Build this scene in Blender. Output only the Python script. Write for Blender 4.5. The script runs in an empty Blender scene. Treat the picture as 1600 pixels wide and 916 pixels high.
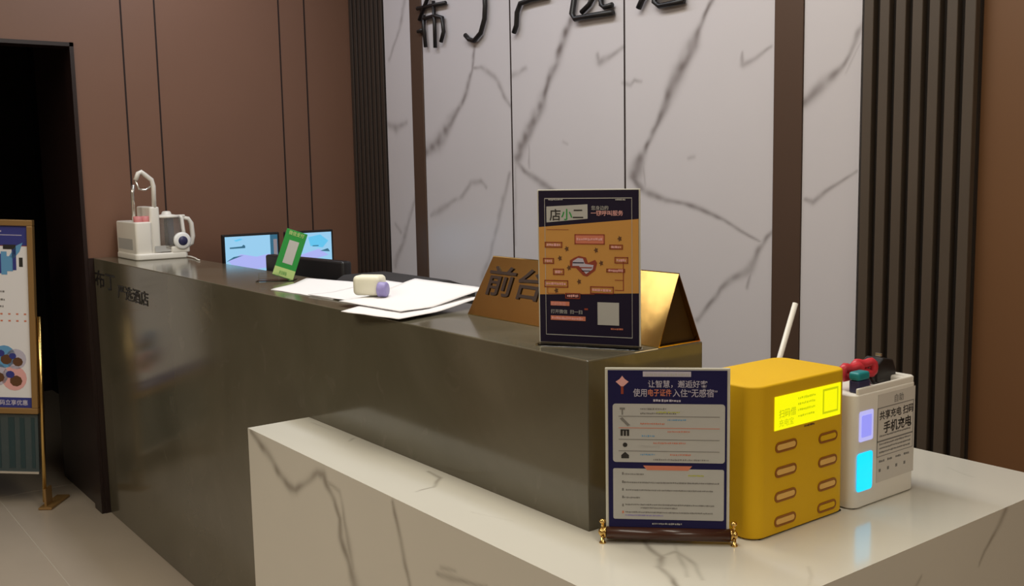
import bpy, bmesh, math, random
from mathutils import Matrix, Vector, noise
random.seed(7)
D = bpy.data
SC = bpy.context.scene
C = SC.collection
PI = math.pi

# ------------------------------------------------------------------ camera
CAM = Vector((0, 0, 1.45))
FPX = 1575.38                       # focal length in pixels of a 1600 px wide frame
yaw, pit, rol = -0.92351, 0.12080, -0.01884
fw = Vector((math.sin(yaw)*math.cos(pit), math.cos(yaw)*math.cos(pit), -math.sin(pit)))
r0 = Vector((math.cos(yaw), -math.sin(yaw), 0)); u0 = r0.cross(fw)
cr = r0*math.cos(rol) + u0*math.sin(rol)
cu = -r0*math.sin(rol) + u0*math.cos(rol)
cd = D.cameras.new('camera'); cam = D.objects.new('camera', cd); C.objects.link(cam)
m = Matrix.Identity(4)
for i in range(3):
    m[i][0], m[i][1], m[i][2], m[i][3] = cr[i], cu[i], -fw[i], CAM[i]
cam.matrix_world = m
cd.sensor_width = 36; cd.lens = 36*FPX/1600; cd.clip_start = .05
SC.camera = cam

def at(x, y, X=None, Y=None, Z=None):
    """point of a plane of the room seen at a photo pixel (used for the run of the stone veins)"""
    d = fw + cr*((x-800)/FPX) - cu*((y-458)/FPX)
    t = (Z-CAM.z)/d.z if Z is not None else (X/d.x if X is not None else Y/d.y)
    return CAM + d*t

# ------------------------------------------------------------------ world and light
w = D.worlds.new('world'); SC.world = w; w.use_nodes = True
w.node_tree.nodes['Background'].inputs[0].default_value = (1, .9, .8, 1)
w.node_tree.nodes['Background'].inputs[1].default_value = .05
SC.view_settings.view_transform = 'Standard'
SC.view_settings.look = 'None'
SC.view_settings.gamma = 1
SC.view_settings.exposure = 0.0
SC.view_settings.use_curve_mapping = False

def area(name, loc, sx, sy, power, col, rot=(0, 0, 0), spread=180):
    l = D.lights.new(name, 'AREA'); l.shape = 'RECTANGLE'; l.size = sx; l.size_y = sy
    l.energy = power; l.color = col; l.spread = math.radians(spread)
    o = D.objects.new(name, l); C.objects.link(o); o.location = loc; o.rotation_euler = rot
    return o
WARM = (1, .95, .81); NEUT = (.94, 1, 1.10)
area('lobby_ceiling_light', (-2.6, -1.0, 2.86), 3.2, 1.0, 56, WARM)
area('counter_ceiling_light', (-1.6, 1.25, 2.86), 2.4, .35, 27, WARM)
area('wall_wash_light', (-2.95, 1.55, 2.86), 2.8, .2, 22, NEUT)
area('entrance_ceiling_light', (1.5, .9, 2.86), .9, 1.8, 34, WARM)

# ------------------------------------------------------------------ materials
MATS = {}
def mat(name, col, rough=.5, metal=0, emit=None, es=0, spec=.5, coat=0, alpha=1, trans=0, bump=None, var=0, vscale=4, ior=1.45):
    if name in MATS: return MATS[name]
    mt = D.materials.new(name); mt.use_nodes = True
    nt = mt.node_tree; b = nt.nodes['Principled BSDF']
    b.inputs['Base Color'].default_value = (*col, 1)
    b.inputs['Roughness'].default_value = rough
    b.inputs['Metallic'].default_value = metal
    b.inputs['Specular IOR Level'].default_value = spec
    b.inputs['Coat Weight'].default_value = coat
    b.inputs['Transmission Weight'].default_value = trans
    b.inputs['Alpha'].default_value = alpha
    b.inputs['IOR'].default_value = ior
    if emit:
        b.inputs['Emission Color'].default_value = (*emit, 1); b.inputs['Emission Strength'].default_value = es
    tc = nt.nodes.new('ShaderNodeTexCoord')
    n = nt.nodes.new('ShaderNodeTexNoise'); n.inputs['Scale'].default_value = vscale; n.inputs['Detail'].default_value = 6
    nt.links.new(tc.outputs['Object'], n.inputs['Vector'])
    if var:
        mx = nt.nodes.new('ShaderNodeMix'); mx.data_type = 'RGBA'
        mx.inputs['A'].default_value = (*[c*(1-var) for c in col], 1)
        mx.inputs['B'].default_value = (*[min(1, c*(1+var)) for c in col], 1)
        nt.links.new(n.outputs['Fac'], mx.inputs['Factor']); nt.links.new(mx.outputs['Result'], b.inputs['Base Color'])
    if bump:
        n2 = nt.nodes.new('ShaderNodeTexNoise'); n2.inputs['Scale'].default_value = bump[0]
        nt.links.new(tc.outputs['Object'], n2.inputs['Vector'])
        bp = nt.nodes.new('ShaderNodeBump'); bp.inputs['Strength'].default_value = bump[1]; bp.inputs['Distance'].default_value = .002
        nt.links.new(n2.outputs['Fac'], bp.inputs['Height']); nt.links.new(bp.outputs['Normal'], b.inputs['Normal'])
    MATS[name] = mt
    return mt

def marble_mat(name, base, vein, rough):
    """white stone whose long veins come from the mesh attribute 'vein' and whose clouding is procedural"""
    mt = D.materials.new(name); mt.use_nodes = True; nt = mt.node_tree; b = nt.nodes['Principled BSDF']
    tc = nt.nodes.new('ShaderNodeTexCoord')
    n = nt.nodes.new('ShaderNodeTexNoise'); n.inputs['Scale'].default_value = 1.6; n.inputs['Detail'].default_value = 5
    nt.links.new(tc.outputs['Object'], n.inputs['Vector'])
    m1 = nt.nodes.new('ShaderNodeMix'); m1.data_type = 'RGBA'
    m1.inputs['A'].default_value = (*[c*.93 for c in base], 1); m1.inputs['B'].default_value = (*[c*1.05 for c in base], 1)
    nt.links.new(n.outputs['Fac'], m1.inputs['Factor'])
    at_ = nt.nodes.new('ShaderNodeAttribute'); at_.attribute_name = 'vein'
    m2 = nt.nodes.new('ShaderNodeMix'); m2.data_type = 'RGBA'
    nt.links.new(at_.outputs['Fac'], m2.inputs['Factor'])
    nt.links.new(m1.outputs['Result'], m2.inputs['A']); m2.inputs['B'].default_value = (*vein, 1)
    nt.links.new(m2.outputs['Result'], b.inputs['Base Color'])
    b.inputs['Roughness'].default_value = rough
    return mt

BROWN = mat('brown_wall_panel', (.19, .095, .060), .42, var=.10, vscale=1.5)
BROWNR = mat('brown_wall_panel_right', (.15, .068, .028), .42, var=.10, vscale=1.5)
STRIP = mat('brown_metal_strip', (.10, .060, .042), .35, metal=.3)
SLAT = mat('dark_slat', (.068, .048, .033), .5, var=.1)
SLATBACK = mat('dark_slat_backing', (.018, .012, .009), .7)
SEAM = mat('dark_seam', (.02, .009, .007), .8)
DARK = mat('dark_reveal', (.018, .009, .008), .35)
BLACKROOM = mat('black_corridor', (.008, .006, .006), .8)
WHITE_WALL = mat('lobby_wall', (.45, .38, .30), .7, var=.05)
CEIL = mat('ceiling_paint', (.62, .58, .52), .8, var=.03)
FLOORM = mat('floor_tile', (.44, .365, .29), .28, var=.12, vscale=2.5)
GROUT = mat('pale_floor_joint', (.50, .44, .36), .5)
MARW = marble_mat('white_marble_wall', (.565, .525, .535), (.17, .142, .138), .28)
MARC = marble_mat('white_marble_counter', (.65, .615, .54), (.20, .17, .135), .13)

def stone_mat():
    mt = D.materials.new('polished_grey_stone'); mt.use_nodes = True; nt = mt.node_tree; b = nt.nodes['Principled BSDF']
    tc = nt.nodes.new('ShaderNodeTexCoord')
    n = nt.nodes.new('ShaderNodeTexNoise'); n.inputs['Scale'].default_value = 2.2; n.inputs['Detail'].default_value = 7; n.inputs['Distortion'].default_value = .6
    n2 = nt.nodes.new('ShaderNodeTexNoise'); n2.inputs['Scale'].default_value = 9; n2.inputs['Detail'].default_value = 4; n2.inputs['Distortion'].default_value = 1.5
    nt.links.new(tc.outputs['Object'], n.inputs['Vector']); nt.links.new(tc.outputs['Object'], n2.inputs['Vector'])
    r = nt.nodes.new('ShaderNodeValToRGB'); e = r.color_ramp.elements
    e[0].position = .35; e[0].color = (.092, .080, .052, 1); e[1].position = .7; e[1].color = (.134, .118, .083, 1)
    nt.links.new(n.outputs['Fac'], r.inputs['Fac'])
    r2 = nt.nodes.new('ShaderNodeValToRGB'); f = r2.color_ramp.elements
    f[0].position = .62; f[0].color = (0, 0, 0, 1); f[1].position = .78; f[1].color = (.35, .35, .35, 1)
    nt.links.new(n2.outputs['Fac'], r2.inputs['Fac'])
    mx = nt.nodes.new('ShaderNodeMix'); mx.data_type = 'RGBA'
    nt.links.new(r2.outputs['Color'], mx.inputs['Factor']); nt.links.new(r.outputs['Color'], mx.inputs['A']); mx.inputs['B'].default_value = (.19, .165, .13, 1)
    nt.links.new(mx.outputs['Result'], b.inputs['Base Color'])
    b.inputs['Roughness'].default_value = .13; b.inputs['IOR'].default_value = 1.6
    return mt
STONE = stone_mat()

WHITE = mat('white_plastic', (.80, .76, .69), .35)
PAPER = mat('white_paper', (.76, .73, .73), .8)
NAVY = mat('navy_print', (.014, .012, .065), .6, spec=.2)
INKP = mat('dark_violet_print', (.013, .008, .026), .55, spec=.25)
BLUEP = mat('blue_print', (.035, .04, .22), .5)
ORANGE = mat('orange_print', (.56, .28, .070), .4)
REDP = mat('red_brown_print', (.27, .045, .022), .5)
PINKP = mat('pink_print', (.75, .38, .36), .5)
CORAL = mat('coral_print', (.62, .20, .12), .5)
LILAC = mat('lilac_print', (.50, .46, .55), .5)
GREYP = mat('pale_grey_print', (.46, .45, .43), .5)
MIDG = mat('mid_grey_print', (.20, .19, .18), .5)
DARKP = mat('dark_print', (.025, .022, .02), .5)
GREENP = mat('green_print', (.02, .27, .045), .45)
LGREEN = mat('pale_green_print', (.45, .60, .22), .5)
BROWNP = mat('brown_print', (.12, .05, .02), .5)
YELP = mat('yellow_green_print', (.50, .52, .05), .5)
SKYP = mat('sky_blue_print', (.12, .32, .55), .5)
GOLD = mat('gold_metal', (.75, .50, .17), .18, metal=1)
GOLDM = mat('brushed_gold', (.50, .32, .11), .17, metal=1, bump=(14, .25))
GOLDWOOD = mat('gold_brown_frame', (.30, .17, .06), .4, metal=.3)
REDWOOD = mat('dark_red_wood', (.055, .018, .010), .3, coat=.3, var=.2, vscale=20)
CLEAR = mat('clear_acrylic', (.95, .97, .97), .05, trans=1, ior=1.3)
ACRY = mat('white_acrylic_edge', (.62, .60, .52), .25)
GLASS = mat('smoked_glass', (.035, .055, .06), .08, coat=.5)
TEALREF = mat('teal_reflection', (.02, .045, .05), .3)
YEL = mat('yellow_plastic', (.73, .43, .010), .6, spec=.25, bump=(90, .05))
YELD = mat('yellow_slot_shadow', (.30, .10, .006), .5)
YELL = mat('pale_yellow_slot', (.80, .47, .12), .5)
LCD = mat('lit_yellow_screen', (.1, .1, 0), .4, emit=(1.0, .97, .002), es=.95)
LCDT = mat('dim_screen_ink', (.08, .08, 0), .4, emit=(.60, .64, .003), es=.85)
BLACK = mat('black_plastic', (.012, .011, .012), .35)
BLACKSOFT = mat('soft_black', (.022, .02, .02), .6)
LETTER = mat('black_letter', (.010, .008, .008), .4)
CYAN = mat('lit_cyan_panel', (.0, .3, .5), .3, emit=(.0, .56, 1.0), es=1.3)
BLUEL = mat('lit_violet_panel', (.3, .3, .7), .3, emit=(.28, .30, 1.0), es=.75)
BLUEL2 = mat('lit_pale_violet_panel', (.3, .3, .7), .3, emit=(.55, .55, 1.0), es=.7)
TEAL = mat('teal_plastic', (.01, .22, .24), .4)
NAVYP = mat('navy_plastic', (.03, .03, .09), .4)
REDPL = mat('red_plastic', (.58, .035, .05), .35)
MAGEN = mat('magenta_plastic', (.42, .06, .20), .4)
PINKC = mat('pink_cup', (.62, .22, .22), .45)
CHROME = mat('pale_chrome', (.72, .70, .64), .2, metal=.85)
PURPLE = mat('purple_cap', (.28, .24, .50), .4)
CREAM = mat('cream_plastic', (.78, .75, .60), .45)
SCRB = mat('screen_sky', (.05, .1, .2), .3, emit=(.34, .66, .90), es=.85)
SCRC = mat('screen_cyan', (.1, .3, .5), .3, emit=(.10, .52, .80), es=.8)
SCRD = mat('screen_dark_blue', (.02, .05, .1), .3, emit=(.03, .14, .22), es=.8)
SCRL = mat('screen_lilac', (.2, .2, .5), .3, emit=(.40, .45, .85), es=.8)
CABT = mat('dark_grey_cabinet_top', (.085, .08, .075), .35, var=.2, vscale=8)
CABB = mat('dark_cabinet', (.03, .024, .02), .5)
DESKW = mat('dark_desk_wood', (.06, .042, .03), .45, var=.15)

# ------------------------------------------------------------------ mesh helpers
class MB:
    """collects shapes with their own materials and links them as one mesh"""
    def __init__(s, M=None): s.bm = bmesh.new(); s.mats = []; s.M = M or Matrix.Identity(4)
    def mi(s, mt):
        if mt not in s.mats: s.mats.append(mt)
        return s.mats.index(mt)
    def add(s, t, mt, smooth=False):
        k = s.mi(mt); t.transform(s.M)
        for f in t.faces: f.material_index = k; f.smooth = smooth
        me = D.meshes.new('tmp'); t.to_mesh(me); t.free(); s.bm.from_mesh(me); D.meshes.remove(me)
        return s
    def box(s, x0, x1, y0, y1, z0, z1, mt, bev=0, seg=2, M=None):
        t = bmesh.new(); bmesh.ops.create_cube(t, size=1)
        for v in t.verts: v.co = Vector(((x0+x1)/2+v.co.x*(x1-x0), (y0+y1)/2+v.co.y*(y1-y0), (z0+z1)/2+v.co.z*(z1-z0)))
        if bev: bmesh.ops.bevel(t, geom=t.edges[:], offset=bev, segments=seg, affect='EDGES', profile=.5)
        if M: t.transform(M)
        return s.add(t, mt, bev > .006)
    def prism(s, pts, lo, hi, mt, axis='z', bev=0, M=None, smooth=False):
        """polygon pts (2D) extruded along an axis from lo to hi"""
        t = bmesh.new()
        def P(a, b, c): return {'z': (a, b, c), 'y': (a, c, b), 'x': (c, a, b)}[axis]
        A = [t.verts.new(P(a, b, lo)) for a, b in pts]; B = [t.verts.new(P(a, b, hi)) for a, b in pts]
        t.faces.new(A); t.faces.new(B); n = len(pts)
        for i in range(n): t.faces.new((A[i], A[(i+1) % n], B[(i+1) % n], B[i]))
        bmesh.ops.recalc_face_normals(t, faces=t.faces[:])
        if bev: bmesh.ops.bevel(t, geom=t.edges[:], offset=bev, segments=2, affect='EDGES', profile=.5)
        if M: t.transform(M)
        return s.add(t, mt, smooth)
    def lathe(s, prof, mt, c=(0, 0, 0), n=24, M=None):
        t = bmesh.new(); rings = []
        for r, z in prof: rings.append([t.verts.new((c[0]+r*math.cos(2*PI*i/n), c[1]+r*math.sin(2*PI*i/n), c[2]+z)) for i in range(n)])
        for a, b in zip(rings, rings[1:]):
            for i in range(n): t.faces.new((a[i], a[(i+1) % n], b[(i+1) % n], b[i]))
        t.faces.new(rings[0]); t.faces.new(rings[-1])
        bmesh.ops.recalc_face_normals(t, faces=t.faces[:])
        if M: t.transform(M)
        return s.add(t, mt, True)
    def tube(s, pts, r, mt, n=10, closed=False):
        pts = [Vector(p) for p in pts]; t = bmesh.new(); rings = []; up = None; N = len(pts)
        for i, p in enumerate(pts):
            a = pts[i-1] if (i or closed) else p; b = pts[(i+1) % N] if (i < N-1 or closed) else p
            d = (b-a).normalized()
            if up is None:
                up = Vector((0, 0, 1)) if abs(d.z) < .9 else Vector((1, 0, 0))
            sx = d.cross(up).normalized(); up = sx.cross(d).normalized()
            rr = r[i] if isinstance(r, (list, tuple)) else r
            rings.append([t.verts.new(p+(sx*math.cos(2*PI*k/n)+up*math.sin(2*PI*k/n))*rr) for k in range(n)])
        prs = list(zip(rings, rings[1:])) + ([(rings[-1], rings[0])] if closed else [])
        for a, b in prs:
            for k in range(n): t.faces.new((a[k], a[(k+1) % n], b[(k+1) % n], b[k]))
        if not closed: t.faces.new(rings[0]); t.faces.new(rings[-1])
        bmesh.ops.recalc_face_normals(t, faces=t.faces[:])
        return s.add(t, mt, True)
    def text(s, body, x, z, size, mt, depth=.0004, y=0, off=0, align='LEFT', sx=1, shear=0, M=None):
        """lettering on the plane y = const facing -y, lower left corner near (x, z)"""
        cu_ = D.curves.new('t', 'FONT'); cu_.body = body; cu_.size = size; cu_.extrude = depth/2; cu_.offset = off
        cu_.align_x = align; cu_.shear = shear; cu_.resolution_u = 2
        o = D.objects.new('t', cu_); C.objects.link(o)
        bpy.context.view_layer.update()
        me = D.meshes.new_from_object(o.evaluated_get(bpy.context.evaluated_depsgraph_get()))
        D.objects.remove(o); D.curves.remove(cu_)
        t = bmesh.new(); t.from_mesh(me); D.meshes.remove(me)
        t.transform(Matrix.Translation((x, y, z)) @ Matrix.Rotation(PI/2, 4, 'X') @ Matrix.Diagonal((sx, 1, 1, 1)))
        if M: t.transform(M)
        return s.add(t, mt)
    def fit(s, body, x0, x1, z0, z1, mt, off=0, depth=.0004, y=0, M=None):
        """lettering scaled so that it fills the rectangle x0..x1, z0..z1"""
        k = MB(); k.text(body, 0, 0, 1, mt, depth=.001, off=off)
        vs = [v.co for v in k.bm.verts]; a0 = min(v.x for v in vs); a1 = max(v.x for v in vs); b0 = min(v.z for v in vs); b1 = max(v.z for v in vs)
        for v in k.bm.verts:
            v.co = Vector((x0+(v.co.x-a0)*(x1-x0)/(a1-a0), y+v.co.y*depth/.001, z0+(v.co.z-b0)*(z1-z0)/(b1-b0)))
        t = k.bm
        if M: t.transform(M)
        return s.add(t, mt)
    def build(s, name, parent=None, **tags):
        me = D.meshes.new(name); s.bm.to_mesh(me); s.bm.free()
        for mt in s.mats: me.materials.append(mt)
        o = D.objects.new(name, me); C.objects.link(o)
        if parent:
            o.parent = parent
        for k, v in tags.items(): o[k] = v
        return o

def thing(name, label, cat, loc=(0, 0, 0), rz=0, group=None, ry=0, rx=0):
    o = D.objects.new(name, None); C.objects.link(o); o.empty_display_size = .05
    o.location = loc; o.rotation_euler = (rx, ry, rz); o['label'] = label; o['category'] = cat
    if group: o['group'] = group
    return o
def tag(o, label, cat, group=None):
    o['label'] = label; o['category'] = cat
    if group: o['group'] = group
    return o
def struct(o): o['kind'] = 'structure'; return o

# stone veins: polylines (u, v, width) on a plane, sampled onto a fine grid of vertices
def seg_dist(px, pz, a, b):
    dx, dz = b[0]-a[0], b[1]-a[1]; L = dx*dx+dz*dz
    t = 0 if L == 0 else max(0, min(1, ((px-a[0])*dx+(pz-a[1])*dz)/L))
    return math.hypot(px-a[0]-t*dx, pz-a[1]-t*dz), a[2]+(b[2]-a[2])*t
def vein_grid(u0, u1, v0, v1, step, lines, P, mt, name, parent, seed=0):
    nu = max(2, int((u1-u0)/step)); nv = max(2, int((v1-v0)/step))
    seg = []
    for ln, st in lines:
        for a, b in zip(ln, ln[1:]): seg.append((a, b, st))
    val = [0.0]*((nu+1)*(nv+1)); du = (u1-u0)/nu; dv = (v1-v0)/nv
    for a, b, st in seg:
        R = max(a[2], b[2])*2.2+.03
        i0 = max(0, int((min(a[0], b[0])-R-u0)/du)); i1 = min(nu, int((max(a[0], b[0])+R-u0)/du)+1)
        j0 = max(0, int((min(a[1], b[1])-R-v0)/dv)); j1 = min(nv, int((max(a[1], b[1])+R-v0)/dv)+1)
        for j in range(j0, j1+1):
            for i in range(i0, i1+1):
                x = u0+i*du; z = v0+j*dv
                q = Vector((x*9, z*9, seed)); n1 = noise.noise(q); n2 = noise.noise(q*3.1+Vector((5, 5, 5))); n3 = noise.noise(q*.7+Vector((9, 2, 1)))
                d, wd = seg_dist(x+n1*.010+n2*.005, z+noise.noise(q+Vector((3, 7, 2)))*.010, a, b)
                wd *= 1+.6*n3
                s = st*(.85+.5*n2)*math.exp(-(d/max(wd, .001))**2)
                k = j*(nu+1)+i
                if s > val[k]: val[k] = s
    vs = []
    for j in range(nv+1):
        for i in range(nu+1): vs.append(P(u0+i*du, v0+j*dv))
    fs = [(j*(nu+1)+i, j*(nu+1)+i+1, (j+1)*(nu+1)+i+1, (j+1)*(nu+1)+i) for j in range(nv) for i in range(nu)]
    me = D.meshes.new(name); me.from_pydata(vs, [], fs); me.update()
    a = me.attributes.new('vein', 'FLOAT', 'POINT'); a.data.foreach_set('value', [min(1, x) for x in val])
    me.materials.append(mt)
    o = D.objects.new(name, me); C.objects.link(o)
    if parent: o.parent = parent
    return o

# ------------------------------------------------------------------ structure
HM = .803; HG = 1.115; YF = 1.158; XE = -1.3155; YB = 2.42; XW = -4.477; HC = 2.9
m_ = MB(); m_.box(-7.5, 2.6, -3.2, 3.0, -.1, 0, FLOORM)
for yy in (.81, .01, -.79, -1.59): m_.box(-7.5, 2.6, yy-.0015, yy+.0015, 0, .0006, GROUT)
for xx in (-3.42, -5.02, -1.82, -.22, 1.38): m_.box(xx-.0015, xx+.0015, -3.2, 3.0, 0, .0005, GROUT)
struct(m_.build('floor'))
struct(MB().box(-7.5, 2.6, -3.2, 3.0, HC, HC+.1, CEIL).build('ceiling'))
# back wall, marble slabs, strips, slats
wb = struct(MB().box(XW, 2.6, YB+.012, YB+.14, 0, HC, BROWNR).build('wall_back'))
WL = [  # pixel polylines on the marble wall: points (x, y, half width in px), strength
 ([(742, 72, 2), (738, 110, 2), (722, 160, 3), (700, 200, 4), (684, 226, 6), (664, 238, 5)], .75),
 ([(738, 106, 1.5), (752, 104, 2), (772, 122, 2.5), (786, 145, 2), (799, 166, 2)], .5),
 ([(674, 336, 1.5), (700, 322, 2.5), (722, 306, 2), (735, 285, 2), (752, 283, 2), (760, 292, 1.5)], .45),
 ([(797, 272, 2), (780, 340, 2.5), (766, 400, 2), (752, 440, 2)], .45),
 ([(905, -20, 2), (893, 25, 3), (880, 65, 5), (862, 112, 6), (848, 160, 5), (835, 190, 4), (820, 220, 4), (808, 248, 6)], .85),
 ([(806, 248, 3), (820, 268, 2.5), (846, 286, 3), (870, 300, 2), (910, 320, 2)], .7),
 ([(826, 225, 1), (826, 262, 1.5)], .4), ([(806, 250, 2), (805, 330, 1.5), (806, 380, 1.5)], .3),
 ([(935, 84, 2), (938, 96, 3), (955, 84, 2), (974, 72, 1.5)], .6),
 ([(972, 130, 2), (985, 132, 2.5), (992, 124, 2), (1002, 126, 2)], .5), ([(800, 118, 2), (812, 115, 2), (822, 108, 2)], .4),
 ([(1122, -20, 2.5), (1108, 5, 3), (1092, 45, 4), (1083, 70, 7), (1062, 112, 7), (1048, 145, 6), (1030, 185, 4), (1012, 225, 4), (990, 272, 7)], .9),
 ([(1010, 225, 1), (1006, 262, 1.3), (1008, 300, 1)], .4),
 ([(986, 276, 4), (1006, 298, 3), (1040, 312, 4), (1082, 322, 3), (1120, 338, 2.5), (1152, 356, 2), (1188, 378, 1.5)], .75),
 ([(1206, 362, 3), (1188, 390, 4), (1172, 420, 5), (1150, 432, 4), (1124, 450, 3), (1106, 478, 3), (1088, 500, 3)], .7),
 ([(1176, 408, 2), (1170, 440, 2), (1168, 452, 1.5)], .5),
 ([(1160, 82, 1.5), (1160, 102, 3.5), (1180, 90, 2.5), (1206, 72, 2)], .6),
 ([(1076, 250, 2), (1085, 246, 2)], .3), ([(880, 222, 1.5), (888, 226, 1.5)], .3),
 ([(633, -10, 2), (628, 30, 2.5), (620, 60, 2), (608, 95, 2)], .5), ([(606, 195, 2), (620, 201, 3), (634, 192, 2)], .45),
 ([(650, 305, 2), (640, 340, 2), (630, 375, 3), (618, 415, 2)], .5), ([(618, 350, 1.5), (626, 360, 2)], .4),
 ([(1349, 38, 3), (1335, 68, 4), (1320, 95, 4), (1300, 118, 6), (1280, 138, 6), (1258, 156, 6)], .75),
 ([(1340, 268, 1.5), (1312, 285, 2), (1290, 300, 3), (1270, 316, 4), (1258, 310, 3)], .6),
 ([(1349, 62, 1.5), (1320, 112, 2)], .3),
]
def wl():
    out = []
    for ln, st in WL:
        pl = []
        for x, y, wd in ln:
            p = at(x, y, Y=YB); q = at(x+wd, y, Y=YB); pl.append((p.x, p.z, abs(q.x-p.x)*1.15))
        out.append((pl, st))
    return out
WLW = wl()
def bx(px, y=200): return at(px, y, Y=YB).x
SLABS = [(bx(605), bx(646.5)), (bx(664), bx(799.5)), (bx(800.5), bx(976)), (bx(977), bx(1210)), (bx(1254), bx(1344))]
for i, (a, b) in enumerate(SLABS):
    s_ = vein_grid(a+.0015, b-.0015, .55, 2.45, .0045, WLW, lambda u, v: (u, YB, v), MARW, 'marble_slab', wb)
    # lower and upper remainders of the slab and its edges
    mb = MB(); mb.box(a+.0015, b-.0015, YB+.0005, YB+.012, 0, HC, MARW); e_ = mb.build('marble_slab_core', wb)
    mb = MB(); mb.box(a+.0015, b-.0015, YB, YB+.012, 0, .55, MARW); mb.box(a+.0015, b-.0015, YB, YB+.012, 2.45, HC, MARW)
    mb.build('marble_slab_end', wb)
# thin dark joints between slabs
mb = MB()
for px in (800, 976.5): mb.box(bx(px)-.0035, bx(px)+.0035, YB-.0012, YB+.0, 0, HC, SEAM)
struct(mb.build('trim_1'))
struct(MB().box(bx(646.5), bx(664), YB-.006, YB+.012, 0, HC, STRIP, .002).build('trim_2'))
struct(MB().box(bx(1210), bx(1254), YB-.006, YB+.012, 0, HC, STRIP, .002).build('trim_3'))
def slats(a, b, name, dp=.022, sm=None):
    sm = sm or SLAT
    mb = MB(); mb.box(a, b, YB, YB+.012, 0, HC, SLATBACK)
    n = max(2, round((b-a)/.0435)); p = (b-a)/n
    for i in range(n): mb.box(a+p*i+p*.36, a+p*(i+1)-p*.04, YB-dp, YB, 0, HC, sm, .002)
    return struct(mb.build(name))
slats(bx(1345), bx(1527), 'trim_4')
slats(XW+.002, bx(604), 'trim_5', .008, mat('corner_shaded_slat', (.040, .027, .020), .5, var=.1))  # darker copy of the slat material, the corner's shade put into its colour
# left wall with the doorway opening, dark reveal behind
DY = 1.138; DZ = 2.008
mb = MB(); mb.box(XW-.1, XW, DY, YB+.14, 0, HC, BROWN); mb.box(XW-.1, XW, -3.2, DY, DZ, HC, BROWN); mb.box(XW-.1, XW, -3.2, -.7, 0, DZ, BROWN)
for yy in (1.338, 1.480, 2.054, 2.184): mb.box(XW-.001, XW+.0012, yy-.0035, yy+.0035, 0, HC, SEAM)
struct(mb.build('wall_left'))
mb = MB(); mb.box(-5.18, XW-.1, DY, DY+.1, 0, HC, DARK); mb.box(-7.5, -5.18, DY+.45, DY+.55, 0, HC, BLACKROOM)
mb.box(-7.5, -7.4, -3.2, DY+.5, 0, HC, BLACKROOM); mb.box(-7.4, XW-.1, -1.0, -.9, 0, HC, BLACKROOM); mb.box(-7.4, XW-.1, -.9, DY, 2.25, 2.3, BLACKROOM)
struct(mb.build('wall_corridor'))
# door surround: dark casing round the opening
mb = MB(); mb.box(XW-.1, XW+.006, DY-.016, DY, 0, DZ, DARK); mb.box(XW-.1, XW+.006, -.7, DY, DZ-.016, DZ, DARK); mb.box(XW, XW+.010, DY-.002, YF+.02, 0, HG, DARK)
struct(mb.build('trim_6'))
struct(MB().box(2.5, 2.6, -3.2, 3.0, 0, HC, WHITE_WALL).build('wall_right'))
struct(MB().box(-7.5, 2.6, -3.3, -3.2, 0, HC, WHITE_WALL).build('wall_front'))

# ------------------------------------------------------------------ reception counter (grey stone) and its desk
rc = thing('reception_counter', 'long polished dark grey stone reception counter running up to the brown wall', 'counter')
X0 = XW+.012; YK = 1.455
mb = MB()
mb.box(X0, XE, YF, YK, 0, HG, STONE, .0025)
mb.build('stone_cladding', rc)
mb = MB(); mb.box(X0+.01, XE-.01, YK, YK+.004, .755, HG-.03, DESKW); mb.build('inner_panel', rc)
def on_front(mb, body, xa, xb, za, size, off=0, sx=1):
    # lettering on the counter face; local frame: x along the counter
    mb.text(body, xa, za, size, LETTER, y=YF-.0012, off=off, sx=sx, depth=.0016)
mb = MB(); mb.fit('布丁', -4.46, -4.17, .995, 1.068, LETTER, off=.008, y=YF-.0012, depth=.0016)
mb.fit('严选酒店', -4.14, -3.76, .975, 1.030, LETTER, off=.006, y=YF-.0012, depth=.0016)
mb.build('lettering', rc, label='small dark lettering on the far upper corner of the counter face')
wd = thing('work_desk', 'dark wooden staff desk behind the grey counter carrying the monitors', 'desk')
mb = MB(); mb.box(XW+.01, XE-.05, YK+.002, 1.93, .72, .75, DESKW, .003); mb.build('desk_top', wd)
for xx in (XW+.03, -3.0, XE-.09): MB().box(xx, xx+.03, YK+.01, 1.90, 0, .72, DESKW).build('side_panel', wd)

# ------------------------------------------------------------------ marble counter (L shaped, lower)
mc = thing('marble_counter', 'low white marble counter with grey veins wrapping the near end of the grey counter', 'counter')
XL = -2.446; YM = .985; XR = -.907; YR = 2.083
CT = [  # top veins, pixels on the top plane
 ([(545, 690, 1.5), (552, 686, 3)], .5), ([(668, 738, 2), (680, 744, 3), (690, 748, 4), (680, 762, 2.5), (650, 770, 1.5)], .6), ([(600, 700, 1.5), (640, 715, 1.5)], .2),
 ([(1000, 840, 3), (1022, 858, 5), (1040, 870, 6), (1030, 885, 5), (1050, 905, 5), (1062, 925, 4)], .75),
 ([(1040, 868, 3), (1062, 862, 5), (1085, 880, 4), (1100, 905, 3)], .5), ([(1060, 850, 2), (1068, 880, 4), (1074, 900, 3)], .4),
 ([(1020, 846, 2), (1045, 850, 3)], .4), ([(1262, 885, 2), (1266, 900, 2.5), (1258, 915, 2)], .3),
 ([(485, 660, 1.5), (520, 672, 1.5)], .25), ([(1480, 730, 1), (1520, 745, 1.5)], .2), ([(740, 800, 1.5), (800, 815, 1.5)], .12),
]
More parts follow.
